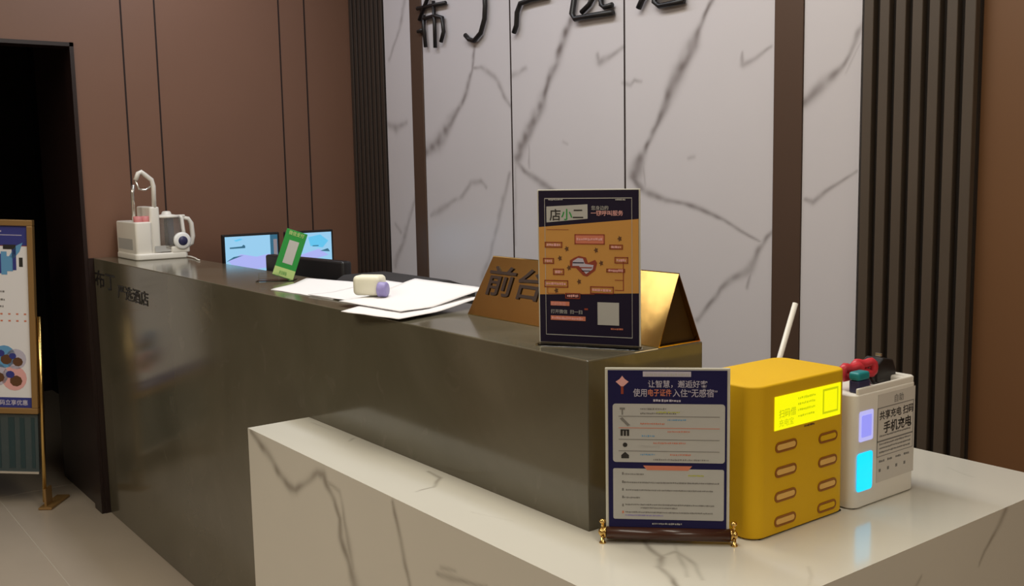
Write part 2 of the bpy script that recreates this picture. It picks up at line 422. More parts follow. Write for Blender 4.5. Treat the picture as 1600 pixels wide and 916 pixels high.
CF = [ # front face veins (y = YM)
 ([(392, 676, 2), (415, 705, 3), (435, 738, 3.5), (452, 760, 4), (462, 764, 3), (478, 752, 3), (495, 738, 4), (506, 742, 6), (512, 760, 5), (524, 785, 4), (534, 815, 4), (534, 845, 6), (545, 875, 4), (552, 905, 5), (560, 935, 4)], .7),
 ([(506, 748, 2), (530, 770, 3), (538, 800, 2.5), (546, 850, 3), (552, 890, 2.5)], .5),
 ([(612, 780, 2), (620, 820, 2.5), (628, 860, 3.5), (636, 895, 4), (642, 935, 4)], .75),
 ([(685, 898, 2), (705, 905, 4), (725, 908, 3), (760, 915, 2)], .55), ([(690, 888, 2), (712, 892, 2)], .4),
]
CR = [ # end face veins (x = XR)
 ([(1572, 798, 4), (1562, 820, 4), (1548, 848, 3), (1538, 865, 3), (1530, 885, 2)], .6), ([(1440, 905, 2), (1425, 930, 3)], .4),
]
def pl(lines, **k):
    out = []
    for ln, st in lines:
        q = []
        for x, y, wd_ in ln:
            p = at(x, y, **k); p2 = at(x+wd_, y, **k); d = max(.002, (p-p2).length*.95)
            q.append((p, d))
        out.append((q, st))
    return out
tv = [([(p.x, p.y, d) for p, d in q], st) for q, st in pl(CT, Z=HM)]
fv = [([(p.x, p.z, d) for p, d in q], st) for q, st in pl(CF, Y=YM)]
rv = [([(p.y, p.z, d) for p, d in q], st) for q, st in pl(CR, X=XR)]
e = .0018
core = MB(); core.box(XL+.001, XE-.002, YM+.001, YF-.002, 0, HM-.001, MARC); core.box(XE+.001, XR-.001, YM+.001, YR, 0, HM-.001, MARC, 0)
core.build('core', mc)
vein_grid(XL, XE, YM, YF-.0005, .004, tv, lambda u, v: (u, v, HM), MARC, 'top_slab', mc, 3)
vein_grid(XE, XR, YM, YR, .004, tv, lambda u, v: (u, v, HM), MARC, 'top_slab', mc, 3)
vein_grid(XL, XR, 0, HM, .005, fv, lambda u, v: (u, YM, v), MARC, 'front_slab', mc, 5)
vein_grid(YM, YR, 0, HM, .005, rv, lambda u, v: (XR, u, v), MARC, 'end_slab', mc, 6)

# ------------------------------------------------------------------ back cabinet at the marble wall
bc = thing('back_cabinet', 'low dark cabinet with dark grey top along the foot of the marble wall', 'cabinet')
MB().box(-4.07, -2.75, 2.02, YB-.03, .93, .962, CABT, .003).build('cabinet_top', bc)
MB().box(-4.05, -2.77, 2.05, YB-.03, 0, .93, CABB).build('body', bc)
for i in range(3):
    x = -4.045+i*.425; d_ = MB().box(x, x+.419, 2.032, 2.05, .05, .92, CABB, .002).build('door', bc)
    MB().box(x+.38, x+.39, 2.02, 2.032, .6, .75, CHROME, .002).build('handle', d_)

# ------------------------------------------------------------------ wall letters
def wall_letter(ch, x0p, x1p, ybot, full, dz=0, sx=1.0, fs=1.0):
    """one raised character on the marble wall, scaled to its width in the room"""
    a = at(x0p, ybot, Y=YB); b = at(x1p, ybot, Y=YB)
    mb = MB(); mb.text(ch, 0, 0, 1, LETTER, depth=.02, y=0, off=-.008)
    vs = [v.co for v in mb.bm.verts]
    x0 = min(v.x for v in vs); x1 = max(v.x for v in vs); z0 = min(v.z for v in vs); z1 = max(v.z for v in vs)
    kx = (b.x-a.x)/(x1-x0); kz = full/(z1-z0); zb = (a.z+b.z)/2+dz
    for v in mb.bm.verts:
        v.co = Vector(((v.co.x-x0)*kx, v.co.y, (v.co.z-z0)*kz))
    o = mb.build('wall_letter'); o.location = (a.x, YB-.022, zb)
    return o
def stroke_letter(polys, xr, label):
    """raised character drawn as rounded strokes; polys in photo pixels on the wall plane"""
    mb = MB(); o0 = at(xr, 60, Y=YB)
    for pts, r in polys:
        P = [at(x, y, Y=YB) for x, y in pts]
        mb.tube([(p.x-o0.x, 0, p.z-o0.z) for p in P], r*.84, LETTER, 8)
    # flatten to a plate: strokes are as deep as a sign letter
    o = mb.build('wall_letter'); o.location = (o0.x, YB-.016, o0.z)
    return tag(o, label, 'letter', 'black sign letters on the marble wall')
stroke_letter([([(684, -45), (676, -10), (660, 32)], .0105), ([(657, 14), (680, 9), (701, 5)], .0105), ([(667, 24), (667, 45), (670, 74)], .010), ([(658, 50), (665, 47)], .010),
               ([(667, 30), (684, 25), (696, 28), (698, 50), (694, 66)], .0105), ([(682, 2), (684, 40), (685, 75)], .010)], 660,
              'black cursive letter 布, leftmost of the raised letters on the marble wall')
stroke_letter([([(725, -38), (752, -44), (778, -48)], .0105), ([(761, -44), (763, 10), (762, 30), (756, 52), (746, 64), (738, 62), (732, 55)], .0115)], 730,
              'black hook shaped letter 丁, second from the left on the marble wall')
stroke_letter([([(812, -42), (860, -54)], .0105), ([(828, -50), (826, -5)], .009), ([(846, -54), (844, -8)], .009), ([(808, -30), (816, -12)], .009), ([(866, -40), (858, -18)], .009),
               ([(862, -6), (836, 0), (818, 6), (813, 20), (812, 40), (808, 52)], .0115)], 806,
              'black letter 严 with one long left stroke, third from the left on the marble wall')
stroke_letter([([(902, -50), (912, -36)], .010), ([(898, -18), (904, -10), (899, 22), (904, 30), (925, 26), (963, 20)], .0125), ([(920, -40), (955, -48)], .010), ([(938, -58), (936, -6)], .010), ([(916, -10), (960, -18)], .010),
               ([(934, -8), (926, 8), (914, 20)], .011), ([(944, -10), (945, 8), (950, 12), (962, 8)], .011)], 900,
              'black letter 选 with a long foot stroke, fourth from the left on the marble wall')
stroke_letter([([(1008, -40), (1016, -34)], .010), ([(1002, -24), (1010, -18)], .010), ([(1003, 14), (1008, 2), (1014, -8)], .0115), ([(1022, -46), (1072, -56)], .010), ([(1028, -30), (1028, 4), (1036, 10), (1056, 6), (1074, 2)], .0115),
               ([(1028, -30), (1070, -38), (1072, 2)], .010), ([(1042, -50), (1040, -16)], .009), ([(1056, -52), (1058, -18)], .009), ([(1032, -6), (1068, -12)], .009)], 1004,
              'black letter 酒, rightmost of the raised letters on the marble wall')

# ------------------------------------------------------------------ poster frame helper pieces: local x right, z up, front is -y
def bars(mb, x0, z0, x1, z1, mt, y, t=.0003): mb.box(min(x0, x1), max(x0, x1), y-t, y, min(z0, z1), max(z0, z1), mt)
def outline(mb, x0, z0, x1, z1, wd_, mt, y):
    bars(mb, x0, z0, x1, z0+wd_, mt, y); bars(mb, x0, z1-wd_, x1, z1, mt, y); bars(mb, x0, z0, x0+wd_, z1, mt, y); bars(mb, x1-wd_, z0, x1, z1, mt, y)
def scribble(mb, x0, x1, z, h, mt, y, seed=0, gap=.35):
    """a line of tiny unreadable print"""
    rr = random.Random(seed); x = x0
    while x < x1-h*.3:
        w_ = h*rr.uniform(.35, .9)
        bars(mb, x, z+h*rr.uniform(0, .25), min(x1, x+w_), z+h*rr.uniform(.7, 1), mt, y); x += w_+h*gap*rr.uniform(.4, 1.2)

# ---- orange and dark poster in an acrylic stand on the grey counter
pa = math.atan2(1.304-1.205, -1.336+1.505)
ps = thing('poster_stand', 'orange and dark blue poster in a clear stand at the near end of grey counter', 'poster', (-1.505, 1.205, HG), pa)
W, H = .196, .296
mb = MB(); mb.box(-.003, W+.003, .0012, .0042, .004, H+.002, ACRY, .001); mb.build('back_sheet', ps)
mb = MB(); mb.box(-.004, W+.004, -.018, .012, 0, .0035, CLEAR, .001); mb.build('base', ps)
mb = MB(); mb.box(0, W, 0, .0012, .006, H, INKP)
mb.prism([(0, .0975), (W, .105), (W, .2425), (0, .2270)], -.0003, 0, ORANGE, 'y')
y = -.0004
for a, b in (((.012, .020), (.0128, H-.014)), ((W-.013, .020), (W-.0122, H-.014))): bars(mb, *a, *b, GREYP, y)
bars(mb, .012, H-.0155, W-.0122, H-.014, GREYP, y); bars(mb, .012, .020, W-.0122, .0212, GREYP, y)
mb.prism([(.016, .236), (.098, .243), (.098, .270), (.016, .266)], y-.0003, y, GREYP, 'y')
Y2 = y-.0004
mb.text('店', .022, .2415, .0235, DARKP, y=Y2, off=.0003); mb.text('小', .0455, .2425, .0225, GREENP, y=Y2, off=.0003); mb.text('二', .068, .2440, .0225, DARKP, y=Y2, off=.0003)
scribble(mb, .020, .050, .2775, .003, GREYP, y, 1); scribble(mb, .152, .172, .2765, .0035, GREYP, y, 2)
mb.text('您身边的', .105, .2600, .0085, GREYP, y=y); mb.text('一键呼叫服务', .104, .2495, .0105, PINKP, y=y, off=.0001)
def callout(x0, z0, x1, z1, seed, fill=None):
    if fill: bars(mb, x0, z0, x1, z1, fill, y)
    outline(mb, x0, z0, x1, z1, .0018, REDP, y-.0003)
    scribble(mb, x0+.004, x1-.004, (z0+z1)/2-.0028, .0056, PINKP, y-.0006, seed, .2)
for k, (a, b, c_, d_, f_) in enumerate([(.012, .188, .047, .199, 0), (.072, .195, .131, .214, 1), (.140, .186, .166, .195, 0), (.150, .160, .176, .172, 0),
        (.008, .157, .030, .168, 0), (.028, .136, .050, .148, 0), (.010, .112, .058, .126, 0), (.102, .102, .148, .116, 0), (.052, .091, .082, .102, 0), (.134, .143, .170, .150, 0)]):
    callout(a, b, c_, d_, 10+k, CORAL if f_ else None)
for (x, z) in ((.056, .186), (.114, .184), (.042, .168), (.080, .124), (.034, .106), (.160, .206), (.060, .150), (.124, .160)):
    mb.prism([(x+.0048*math.cos(a)*(1 if i % 2 else .5), z+.0058*math.sin(a)*(1 if i % 2 else .55)) for i, a in enumerate([2*PI*j/10 for j in range(10)])], y-.0003, y, BROWNP, 'y')
for a in (((.016, .222), (.060, .2228)), ((.166, .110), (.1675, .168)), ((.150, .128), (.166, .1292)), ((.016, .100), (.050, .1008)), ((.084, .100), (.110, .1008)), ((.150, .109), (.1675, .1102)), ((.016, .100), (.0168, .112))): bars(mb, *a[0], *a[1], REDP, y)
# the centre emblem: two speech blocks and a small arrow
mb.prism([(.062, .150), (.074, .150), (.088, .136), (.096, .134), (.112, .146), (.116, .160), (.112, .166), (.098, .160), (.094, .170), (.080, .173), (.070, .169), (.062, .164)], y-.0003, y, REDP, 'y')
mb.prism([(.067, .154), (.080, .154), (.094, .139), (.107, .148), (.109, .156), (.092, .158), (.088, .168), (.078, .169), (.068, .163)], y-.0006, y-.0003, LILAC, 'y')
bars(mb, .068, .159, .090, .161, INKP, y-.0006); bars(mb, .080, .150, .106, .152, REDP, y-.0006); bars(mb, .086, .144, .102, .1455, INKP, y-.0006)
# lower band
bars(mb, .022, .077, .060, .085, CORAL, y); mb.text('扫码体验', .023, .0778, .0075, PINKP, y=y-.0004)
mb.text('打开微信  扫一扫', .022, .0625, .0085, GREYP, y=y)
bars(mb, .022, .049, .092, .0575, CORAL, y); scribble(mb, .024, .088, .0505, .005, PINKP, y-.0003, 5, .2)
bars(mb, .116, .043, .158, .086, GREYP, y); scribble(mb, .142, .166, .034, .004, CORAL, y, 6); bars(mb, .090, .070, .097, .0735, REDP, y)
mb.build('print', ps)

# ---- gold tent shaped sign
tn = thing('tent_sign', 'gold triangular tent sign with dark embossed characters behind the orange poster', 'sign', (0, 0, HG), 0)
tx0, tx1 = -1.945, XE-.003; ty0, ty1, tyr = 1.338, 1.452, 1.395; tz = .137; ridge0, ridge1 = tx0+.03, tx1-.002
def quad(mb, P, th, mt):
    P = [Vector(p) for p in P]; n = (P[1]-P[0]).cross(P[2]-P[0]).normalized()*th; t = bmesh.new()
    A = [t.verts.new(p) for p in P]; B = [t.verts.new(p-n) for p in P]; t.faces.new(A); t.faces.new(B[::-1])
    for i in range(len(P)): j = (i+1) % len(P); t.faces.new((A[i], B[i], B[j], A[j]))
    bmesh.ops.recalc_face_normals(t, faces=t.faces[:]); mb.add(t, mt)
mb = MB(); quad(mb, [(tx0, ty0, .001), (tx1, ty0, .001), (ridge1, tyr, tz), (ridge0, tyr, tz)], .0015, GOLDM); mb.build('front_plate', tn)
mb = MB(); quad(mb, [(tx1, ty1, .001), (tx0, ty1, .001), (ridge0, tyr, tz), (ridge1, tyr, tz)], .0015, GOLDM); mb.build('back_plate', tn)
mb = MB(); mb.box(tx0, tx1, ty0, ty1, .0004, .0022, GOLD); mb.build('floor_plate', tn)
mb = MB(); ENDM = mat('dark_bronze_end', (.055, .03, .012), .45, metal=.4)
for xx in (tx1-.0035, ): mb.prism([(ty0+.004, .003), (ty1-.003, .003), (tyr, tz-.003)], xx-.012, xx-.010, ENDM, 'x')
mb.prism([(ty0+.004, .003), (ty1-.003, .003), (tyr, tz-.003)], tx0+.03, tx0+.032, ENDM, 'x') if 0 else None; mb.build('end_panel', tn, label='dark triangular end of the tent sign')
mb = MB(); mb.prism([(ty0+.012, .003), (ty1-.012, .003), (tyr, tz-.012)], tx0+.034, tx0+.036, ENDM, 'x'); mb.build('end_panel', tn)
sl = math.atan2(tyr-ty0, tz)
Mt = Matrix.Translation((0, ty0-.0006, .001)) @ Matrix.Rotation(-sl, 4, 'X')
mb = MB(); mb.fit('前台接待', tx0+.040, tx0+.47, .052, .124, mat('dark_emboss', (.03, .012, .006), .5), y=-.0008, off=.012, M=Mt, depth=.002)
mb.build('lettering', tn, label='dark embossed characters')
tn['label'] = 'gold triangular tent sign with dark characters, lying behind the orange poster'

# ---- navy menu sign with wooden roller base on the marble counter
ba = math.atan2(1.299-1.141, -1.107+1.260)
ms = thing('notice_stand', 'navy and white notice board on a dark wooden roller base beside the yellow machine', 'sign', (-1.257, 1.150, HM), ba)
W = .205; H0 = .030; H1 = .309
mb = MB(); mb.box(-.003, W+.003, .001, .006, H0-.006, H1, ACRY, .0012); mb.build('acrylic_board', ms)
mb = MB(); mb.box(.002, W-.002, -.0005, .001, H0-.002, H1-.004, NAVY)
y = -.0006
sx_ = W/187.0
def nx(px): return (px-948)*sx_
def nz(py): return H1-(py-576)*((H1-H0)/(823-576))
def R(x0, y0, x1, y1, mt, yy=y): bars(mb, nx(x0), nz(y1), nx(x1), nz(y0), mt, yy)
def RR(x0, y0, x1, y1, r, mt, yy=y):
    a0, b0, a1, b1 = nx(x0), nz(y1), nx(x1), nz(y0); pts = []
    for cx, cz, s in ((a1-r, b0+r, -PI/2), (a1-r, b1-r, 0), (a0+r, b1-r, PI/2), (a0+r, b0+r, PI)):
        for k in range(5): pts.append((cx+r*math.cos(s+k*PI/8), cz+r*math.sin(s+k*PI/8)))
    mb.prism(pts, yy-.0003, yy, mt, 'y')
RR(957, 631, 1130, 722, .005, GREYP); RR(957, 732, 1129, 812, .003, GREYP)
R(1004, 581, 1078, 589, LILAC); scribble(mb, nx(1008), nx(1075), nz(588), .005, GREYP, y-.0003, 31, .3)
mb.fit('让智慧，邂逅好客', nx(1012), nx(1103), nz(606), nz(594.5), LILAC, y=y-.0003, off=.004)
mb.fit('使用', nx(989), nx(1010), nz(620), nz(607.5), LILAC, y=y-.0003, off=.004)
mb.fit('电子证件', nx(1012), nx(1048), nz(619), nz(608), CORAL, y=y-.0003, off=.01)
mb.fit('入住“无感宿”', nx(1050), nx(1118), nz(620), nz(607.5), LILAC, y=y-.0003, off=.004)
scribble(mb, nx(1020), nx(1062), nz(628), .005, LILAC, y-.0003, 33, .3)
# little diamond emblem
mb.prism([(nx(962), nz(597)), (nx(972), nz(606)), (nx(982), nz(597)), (nx(976), nz(593)), (nx(972), nz(588)), (nx(968), nz(593))], y-.0003, y, PINKP, 'y')
R(970, 604, 974, 616, REDP)
yy = y-.0004
for k, (zr, mt, a, b) in enumerate([(638, MIDG, 1000, 1040), (643, YELP, 1025, 1062), (645, MIDG, 1000, 1055), (655, SKYP, 1042, 1072), (661, CORAL, 1000, 1038), (673, CORAL, 1042, 1078), (680, SKYP, 1002, 1022),
                             (691, CORAL, 1020, 1070), (696, GREYP, 1000, 1030), (709, SKYP, 1000, 1022), (709, CORAL, 1046, 1078), (717, MIDG, 1020, 1105)]):
    scribble(mb, nx(a), nx(b), nz(zr+2), .0030, mt, yy, 40+k, .5)
for zr in (650, 668, 686, 704): R(966, zr, 1122, zr+.8, CORAL if zr == 668 else MIDG, yy)
R(968, 637, 976, 640, MIDG, yy); R(971, 640, 973, 648, MIDG, yy)
mb.prism([(nx(968), nz(654)), (nx(972), nz(652)), (nx(984), nz(664)), (nx(980), nz(666))], yy-.0003, yy, MIDG, 'y')
for k in range(3): R(969+k*5, 671, 972.5+k*5, 681, DARKP, yy)
R(969, 671, 982, 673, DARKP, yy)
mb.prism([(nx(976)+.004*math.cos(a), nz(695)+.004*math.sin(a)) for a in [2*PI*j/12 for j in range(12)]], yy-.0003, yy, DARKP, 'y')
mb.prism([(nx(970), nz(716)), (nx(982), nz(716)), (nx(982), nz(711)), (nx(976), nz(706)), (nx(970), nz(711))], yy-.0003, yy, DARKP, 'y')
mb.prism([(nx(1004), nz(727)), (nx(1010), nz(734)), (nx(1074), nz(734)), (nx(1080), nz(727))], yy-.0003, yy, CORAL, 'y')
for k, (zr, a, b, mt) in enumerate([(740, 975, 1005, MIDG), (741, 1074, 1098, YELP), (753, 974, 1122, MIDG), (765, 977, 1112, MIDG), (777, 974, 1000, MIDG), (788, 976, 1115, MIDG), (793, 1000, 1058, MIDG), (800, 976, 1112, MIDG), (805, 976, 1035, PURPLE)]):
    scribble(mb, nx(a), nx(b), nz(zr+2), .0028, mt, yy, 60+k, .35)
for k, zr in enumerate((739, 752, 764, 776, 789, 800)): R(971, zr-1, 973.5, zr+3, MIDG if k < 5 else CORAL, yy)
scribble(mb, nx(1018), nx(1064), nz(820), .0032, GREYP, y-.0003, 77, .4)
mb.build('print', ms)
mb = MB()
rp = [(.0, 0)]
mb.prism([(-.014+.014*math.cos(a), .016+.0125*math.sin(a)) for a in [2*PI*j/24 for j in range(24)]], .0, .001, REDWOOD, 'x') if 0 else None
mb.prism([(.003+.0145*math.cos(a), .0165+.0115*math.sin(a)) for a in [2*PI*j/24 for j in range(24)]], -.002, W+.004, REDWOOD, 'x', smooth=True); mb.build('wooden_roller', ms)
def finial(x, sgn):
    Mx = Matrix.Translation((x, .003, .0165)) @ Matrix.Rotation(sgn*PI/2, 4, 'Y')
    mb = MB(); mb.lathe([(.004, 0), (.011, .001), (.011, .004), (.006, .005), (.0085, .007), (.009, .010), (.005, .013), (.001, .015)], GOLD, n=20, M=Mx)
    mb.lathe([(.0045, 0), (.0065, .002), (.003, .005), (.007, .007), (.007, .009), (.003, .011), (.0025, .020), (.0045, .021), (.006, .024), (.0045, .0275), (.001, .0285)], GOLD, c=(x+sgn*.007, .003, .012), n=20)
    mb.lathe([(.006, 0), (.006, .002), (.0035, .004), (.003, .012)], GOLD, c=(x+sgn*.007, -.006, .0), n=16)
    mb.build('brass_finial', ms)
finial(W+.004, 1); finial(-.002, -1)

# ---- yellow power bank machine
XY = -1.089
ym = thing('power_bank_machine', 'yellow rental machine with lit yellow screen and eight slots on the marble counter', 'machine', (XY, 1.336, HM))
yw, yd, yh = .266, .160, .273
def rrect(x0, x1, y0, y1, r, n=6):
    pts = []
    for cx, cy, s in ((x1-r, y0+r, -PI/2), (x1-r, y1-r, 0), (x0+r, y1-r, PI/2), (x0+r, y0+r, PI)):
        for k in range(n+1): pts.append((cx+r*math.cos(s+k*PI/2/n), cy+r*math.sin(s+k*PI/2/n)))
    return pts
def rbody(mb, x0, x1, y0, y1, z0, z1, r, b, mt):
    """box with rounded upright corners and softened top and bottom edges"""
    t = bmesh.new(); rings = []
    prof = [(b, z0)]+[(b-b*math.sin(k*PI/8), z0+b-b*math.cos(k*PI/8)) for k in range(1, 5)]+[(b-b*math.cos(k*PI/8), z1-b+b*math.sin(k*PI/8)) for k in range(0, 5)]
    for ins, z in prof: rings.append([t.verts.new((p[0], p[1], z)) for p in rrect(x0+ins, x1-ins, y0+ins, y1-ins, max(.002, r-ins))])
    for a, c in zip(rings, rings[1:]):
        for i in range(len(a)): t.faces.new((a[i], a[(i+1) % len(a)], c[(i+1) % len(a)], c[i]))
    t.faces.new(rings[0]); t.faces.new(rings[-1]); bmesh.ops.recalc_face_normals(t, faces=t.faces[:])
    mb.add(t, mt, True)
    return mb
o = rbody(MB(), -yd, 0, 0, yw, .002, yh, .028, .004, YEL).build('body', ym)
wn = o.modifiers.new('wn', 'WEIGHTED_NORMAL'); wn.keep_sharp = True
# face frame: faces +x; local (u along +y, z)
FX = Matrix.Translation((0, 0, 0)) @ Matrix.Rotation(PI/2, 4, 'Z')   # local x -> +y, local -y -> +x
mb = MB(FX); bars(mb, .051, .190, .240, .250, LCD, -.0004, .0008)
mb.text('扫码借', .062, .212, .016, LCDT, y=-.0013, off=.0002); mb.text('充电宝', .062, .196, .014, LCDT, y=-.0013)
for k, zz in enumerate((.236, .226, .215, .204)): scribble(mb, .115, .165, zz, .005, LCDT, -.0013, 80+k, .4)
bars(mb, .186, .198, .232, .244, LCDT, -.0013); bars(mb, .190, .202, .228, .240, LCD, -.0017)
mb.build('screen', ym, label='brightly lit yellow screen')
mb = MB(FX); scribble(mb, .135, .165, .183, .004, BROWNP, -.0002, 90); mb.build('small_print', ym)
def slot(cx, cz, w_=.060, h_=.019, open_=True):
    mb = MB(FX); r = h_/2
    def stad(k, r_, w2): return [(cx+sgn*(w2/2-r_)+r_*math.cos(a), cz+r_*math.sin(a)) for sgn, rng in ((1, range(-4, 5)), (-1, range(4, 13))) for a in [j*PI/8 for j in rng]]
    out = stad(0, r, w_); inn = stad(0, r-.0036, w_-.0072)
    t = bmesh.new(); n = len(out)
    A = [t.verts.new((p[0], -.0003, p[1])) for p in out]; B = [t.verts.new((p[0], -.0014, p[1])) for p in out]; Cc = [t.verts.new((p[0], -.0014, p[1])) for p in inn]; Dd = [t.verts.new((p[0], -.0003, p[1])) for p in inn]
    for P, Q in ((A, B), (B, Cc), (Cc, Dd)):
        for i in range(n): t.faces.new((P[i], P[(i+1) % n], Q[(i+1) % n], Q[i]))
    bmesh.ops.recalc_face_normals(t, faces=t.faces[:]); mb.add(t, YELD)
    mb.prism(stad(0, r-.0045, w_-.009), -.0016, -.0002, YELL if open_ else YEL, 'y')
    mb.build('slot', ym)
for k in range(4): slot(.084, .1585-k*.0447)
for k, zz in enumerate((.153, .108, .063, .022)): slot(.205, zz, w_=.056, open_=k in (1, 2))
# a dark bottom foot line
MB().box(-yd+.01, -.004, .02, yw-.01, 0, .003, BLACK).build('foot_pad', ym)

# ---- white phone charging station beside it
XWS = -1.077
wsn = thing('charging_station', 'white box with cyan and violet lights and a label sheet, right of the yellow machine', 'machine', (XWS, 1.606, HM))
ww, wdp, wh = .208, .135, .232
mb = MB(); rbody(mb, -wdp, 0, 0, ww, .002, wh-.012, .018, .003, WHITE)
# raised rim around the open tray on top
for (a, b, c_, d_) in ((-wdp+.01, -.008, ww-.014, ww-.004), (-wdp+.004, -wdp+.010, .012, ww-.010), (-.008, -.002, .012, ww-.010)): mb.box(a, b, c_, d_, wh-.014, wh, WHITE, .0025)
mb.box(-wdp+.03, -.004, ww-.045, ww-.012, wh-.014, wh+.001, WHITE, .004)
mb.build('body', wsn)
MB().box(-wdp+.01, -.006, .012, ww-.010, 0, .003, BLACK).build('foot_pad', wsn)
mb = MB(FX)
mb.prism([(p[0], p[1]) for p in rrect(.030, .057, .098-.0, .158, .003, 3)], -.0012, -.0003, BLUEL2, 'y')
Rr = random.Random(5)
mb.build('violet_light', wsn) if 0 else None
mb = MB(FX); mb.prism(rrect(.014, .058, .130, .188, .004, 3), -.0012, -.0003, BLUEL2, 'y')
mb.prism(rrect(.020, .052, .138, .180, .003, 3), -.0016, -.0012, BLUEL, 'y'); mb.build('violet_light', wsn, label='softly lit violet panel')
mb = MB(FX); mb.prism(rrect(.010, .058, .034, .108, .006, 3), -.0014, -.0003, CYAN, 'y'); mb.build('cyan_light', wsn, label='brightly lit cyan panel')
LAB = mat('printed_label_grey', (.62, .58, .53), .5)
mb = MB(FX); bars(mb, .073, .040, .199, .212, LAB, -.0003, .0005)
outline(mb, .072, .120, .194, .186, .0015, MIDG, -.0009); outline(mb, .072, .090, .194, .120, .0012, MIDG, -.0009)
mb.text('自助', .125, .191, .017, MIDG, y=-.001); mb.text('共享充电 扫码', .078, .163, .0185, DARKP, y=-.001, off=.0002)
mb.text('手机充电', .092, .136, .024, DARKP, y=-.001, off=.0004)
for k, zz in enumerate((.128, .112, .104, .096)): scribble(mb, .080, .186, zz, .004, MIDG, -.0009, 100+k, .4)
for k in range(4): scribble(mb, .080+k*.028, .098+k*.028, .078, .005, MIDG, -.0009, 110+k, .3); bars(mb, .080+k*.028, .060, .086+k*.028, .066, MIDG, -.0009)
mb.build('label_sheet', wsn, label='grey printed label sheet')
# things lying on its top
zt = HM+wh-.012
t_ = thing('red_cable_tie', 'crumpled red plastic bow lying on top of the white charging box', 'bow', (-1.118, 1.675, zt))
mb = MB()
for k, (dx, dy, r1, r2, hz, mt) in enumerate([(0, -.022, .026, .014, .034, REDPL), (0, .018, .028, .016, .036, REDPL)]):
    mb.tube([(dx+r2*.5*math.cos(a), dy+r1*.75*math.cos(a), hz+r2*.75*math.sin(a)+.004*math.sin(3*a)) for a in [2*PI*j/18 for j in range(18)]], .0085, mt, 8, closed=True)
mb.build('loop', t_)
MB().tube([(0, .0, .033), (.004, .004, .020), (.006, .014, .008), (.004, .022, .003)], [.011, .010, .009, .008], MAGEN, 8).build('tail', t_)
mb = MB(); mb.tube([(0, -.002, .034), (0, .002, .004), (.0, .002, .0)], .008, REDPL, 8); mb.build('knot', t_)
t_.name = 'plastic_bow'
t_ = thing('stapler_block', 'small navy block with a teal cap at the front of the white charging box', 'stamp', (-1.095, 1.640, zt))
MB().box(-.011, .011, -.013, .024, 0, .024, NAVYP, .003).build('body', t_)
MB().box(-.012, .012, -.014, .022, .024, .040, TEAL, .005, 3).build('cap', t_)
t_.name = 'rubber_stamp'
t_ = thing('power_adapter', 'black power adapter standing on the white charging box beside the red bow', 'adapter', (-1.128, 1.755, zt))
MB().prism([(-.034, 0), (.030, 0), (.034, .020), (.022, .044), (-.010, .050), (-.034, .036)], -.02, .02, BLACK, 'x', .003).build('body', t_)
MB().tube([(.0, -.034, .02), (.01, -.043, .016), (.018, -.044, .006), (.03, -.036, .004)], .003, BLACK, 8).build('cable', t_)
MB().box(-.006, .006, .0, .004, .05, .056, CHROME).build('prong', t_)

# ---- router with white antenna behind the yellow machine
rt = thing('wifi_router', 'white router with one tall white antenna rising behind the yellow machine', 'router', (-1.222, 0, HM))
pa_ = at(1218, 560, X=-1.300); pb_ = at(1243, 474, X=-1.300)
rt.location = (-1.298, 1.66, HM)
dv = (pb_-pa_).normalized(); b0 = pa_-dv*((pa_.z-HM-.03)/dv.z)
loc = Vector(rt.location)
base = b0-loc
mb = MB(); mb.tube([base, pb_-loc], [.0058, .0058], WHITE, 8); mb.build('antenna', rt)
mb = MB(); rbody(mb, base.x-.010, base.x+.030, base.y-.03, base.y+.12, 0, .028, .012, .003, WHITE); mb.build('body', rt)

# ------------------------------------------------------------------ papers on the counter
PAPB = mat('paper_edge', (.70, .66, .62), .8)
def sheet(pts, z0, z1fn, label, n=14, th=.0012, seed=0, sub=None):
    """a sheet of paper given by four corners, gently curled"""
    A, B, Cc, Dd = [Vector((*p, 0)) for p in pts]
    c = (A+B+Cc+Dd)/4; t = bmesh.new(); g = []
    for j in range(n+1):
        row = []
        for i in range(n+1):
            u, v = i/n, j/n
            p = (A*(1-u)+B*u)*(1-v)+(Dd*(1-u)+Cc*u)*v
            z = z1fn(p.x, p.y, u, v)+.0008*noise.noise(Vector((p.x*22, p.y*22, seed)))
            row.append((p.x-c.x, p.y-c.y, z))
        g.append(row)
    top = [[t.verts.new(p) for p in row] for row in g]; bot = [[t.verts.new((p[0], p[1], p[2]-th)) for p in row] for row in g]
    for j in range(n):
        for i in range(n):
            t.faces.new((top[j][i], top[j][i+1], top[j+1][i+1], top[j+1][i])); t.faces.new((bot[j][i], bot[j+1][i], bot[j+1][i+1], bot[j][i+1]))
    for i in range(n):
        t.faces.new((top[0][i], bot[0][i], bot[0][i+1], top[0][i+1])); t.faces.new((top[n][i], top[n][i+1], bot[n][i+1], bot[n][i]))
        t.faces.new((top[i][0], top[i+1][0], bot[i+1][0], bot[i][0])); t.faces.new((top[i][n], bot[i][n], bot[i+1][n], top[i+1][n]))
    bmesh.ops.recalc_face_normals(t, faces=t.faces[:])
    mb = MB(); mb.add(t, PAPER, True); o = mb.build('paper_sheet'); o.location = (c.x, c.y, z0)
    return tag(o, label, 'paper', 'loose white papers on the grey counter')
def lift(y0, k): return lambda x, y, u, v: .0016+max(0, y-y0)*k
sheet([(-2.78, 1.212), (-2.43, 1.235), (-2.50, 1.462), (-2.93, 1.40)], HG, lift(1.33, .11), 'leftmost white paper, long and narrow, beside the green tag', seed=1)
sheet([(-2.56, 1.225), (-2.26, 1.25), (-2.22, 1.462), (-2.56, 1.465)], HG+.003, lift(1.30, .13), 'white paper lying under the small cream bottle', seed=2)
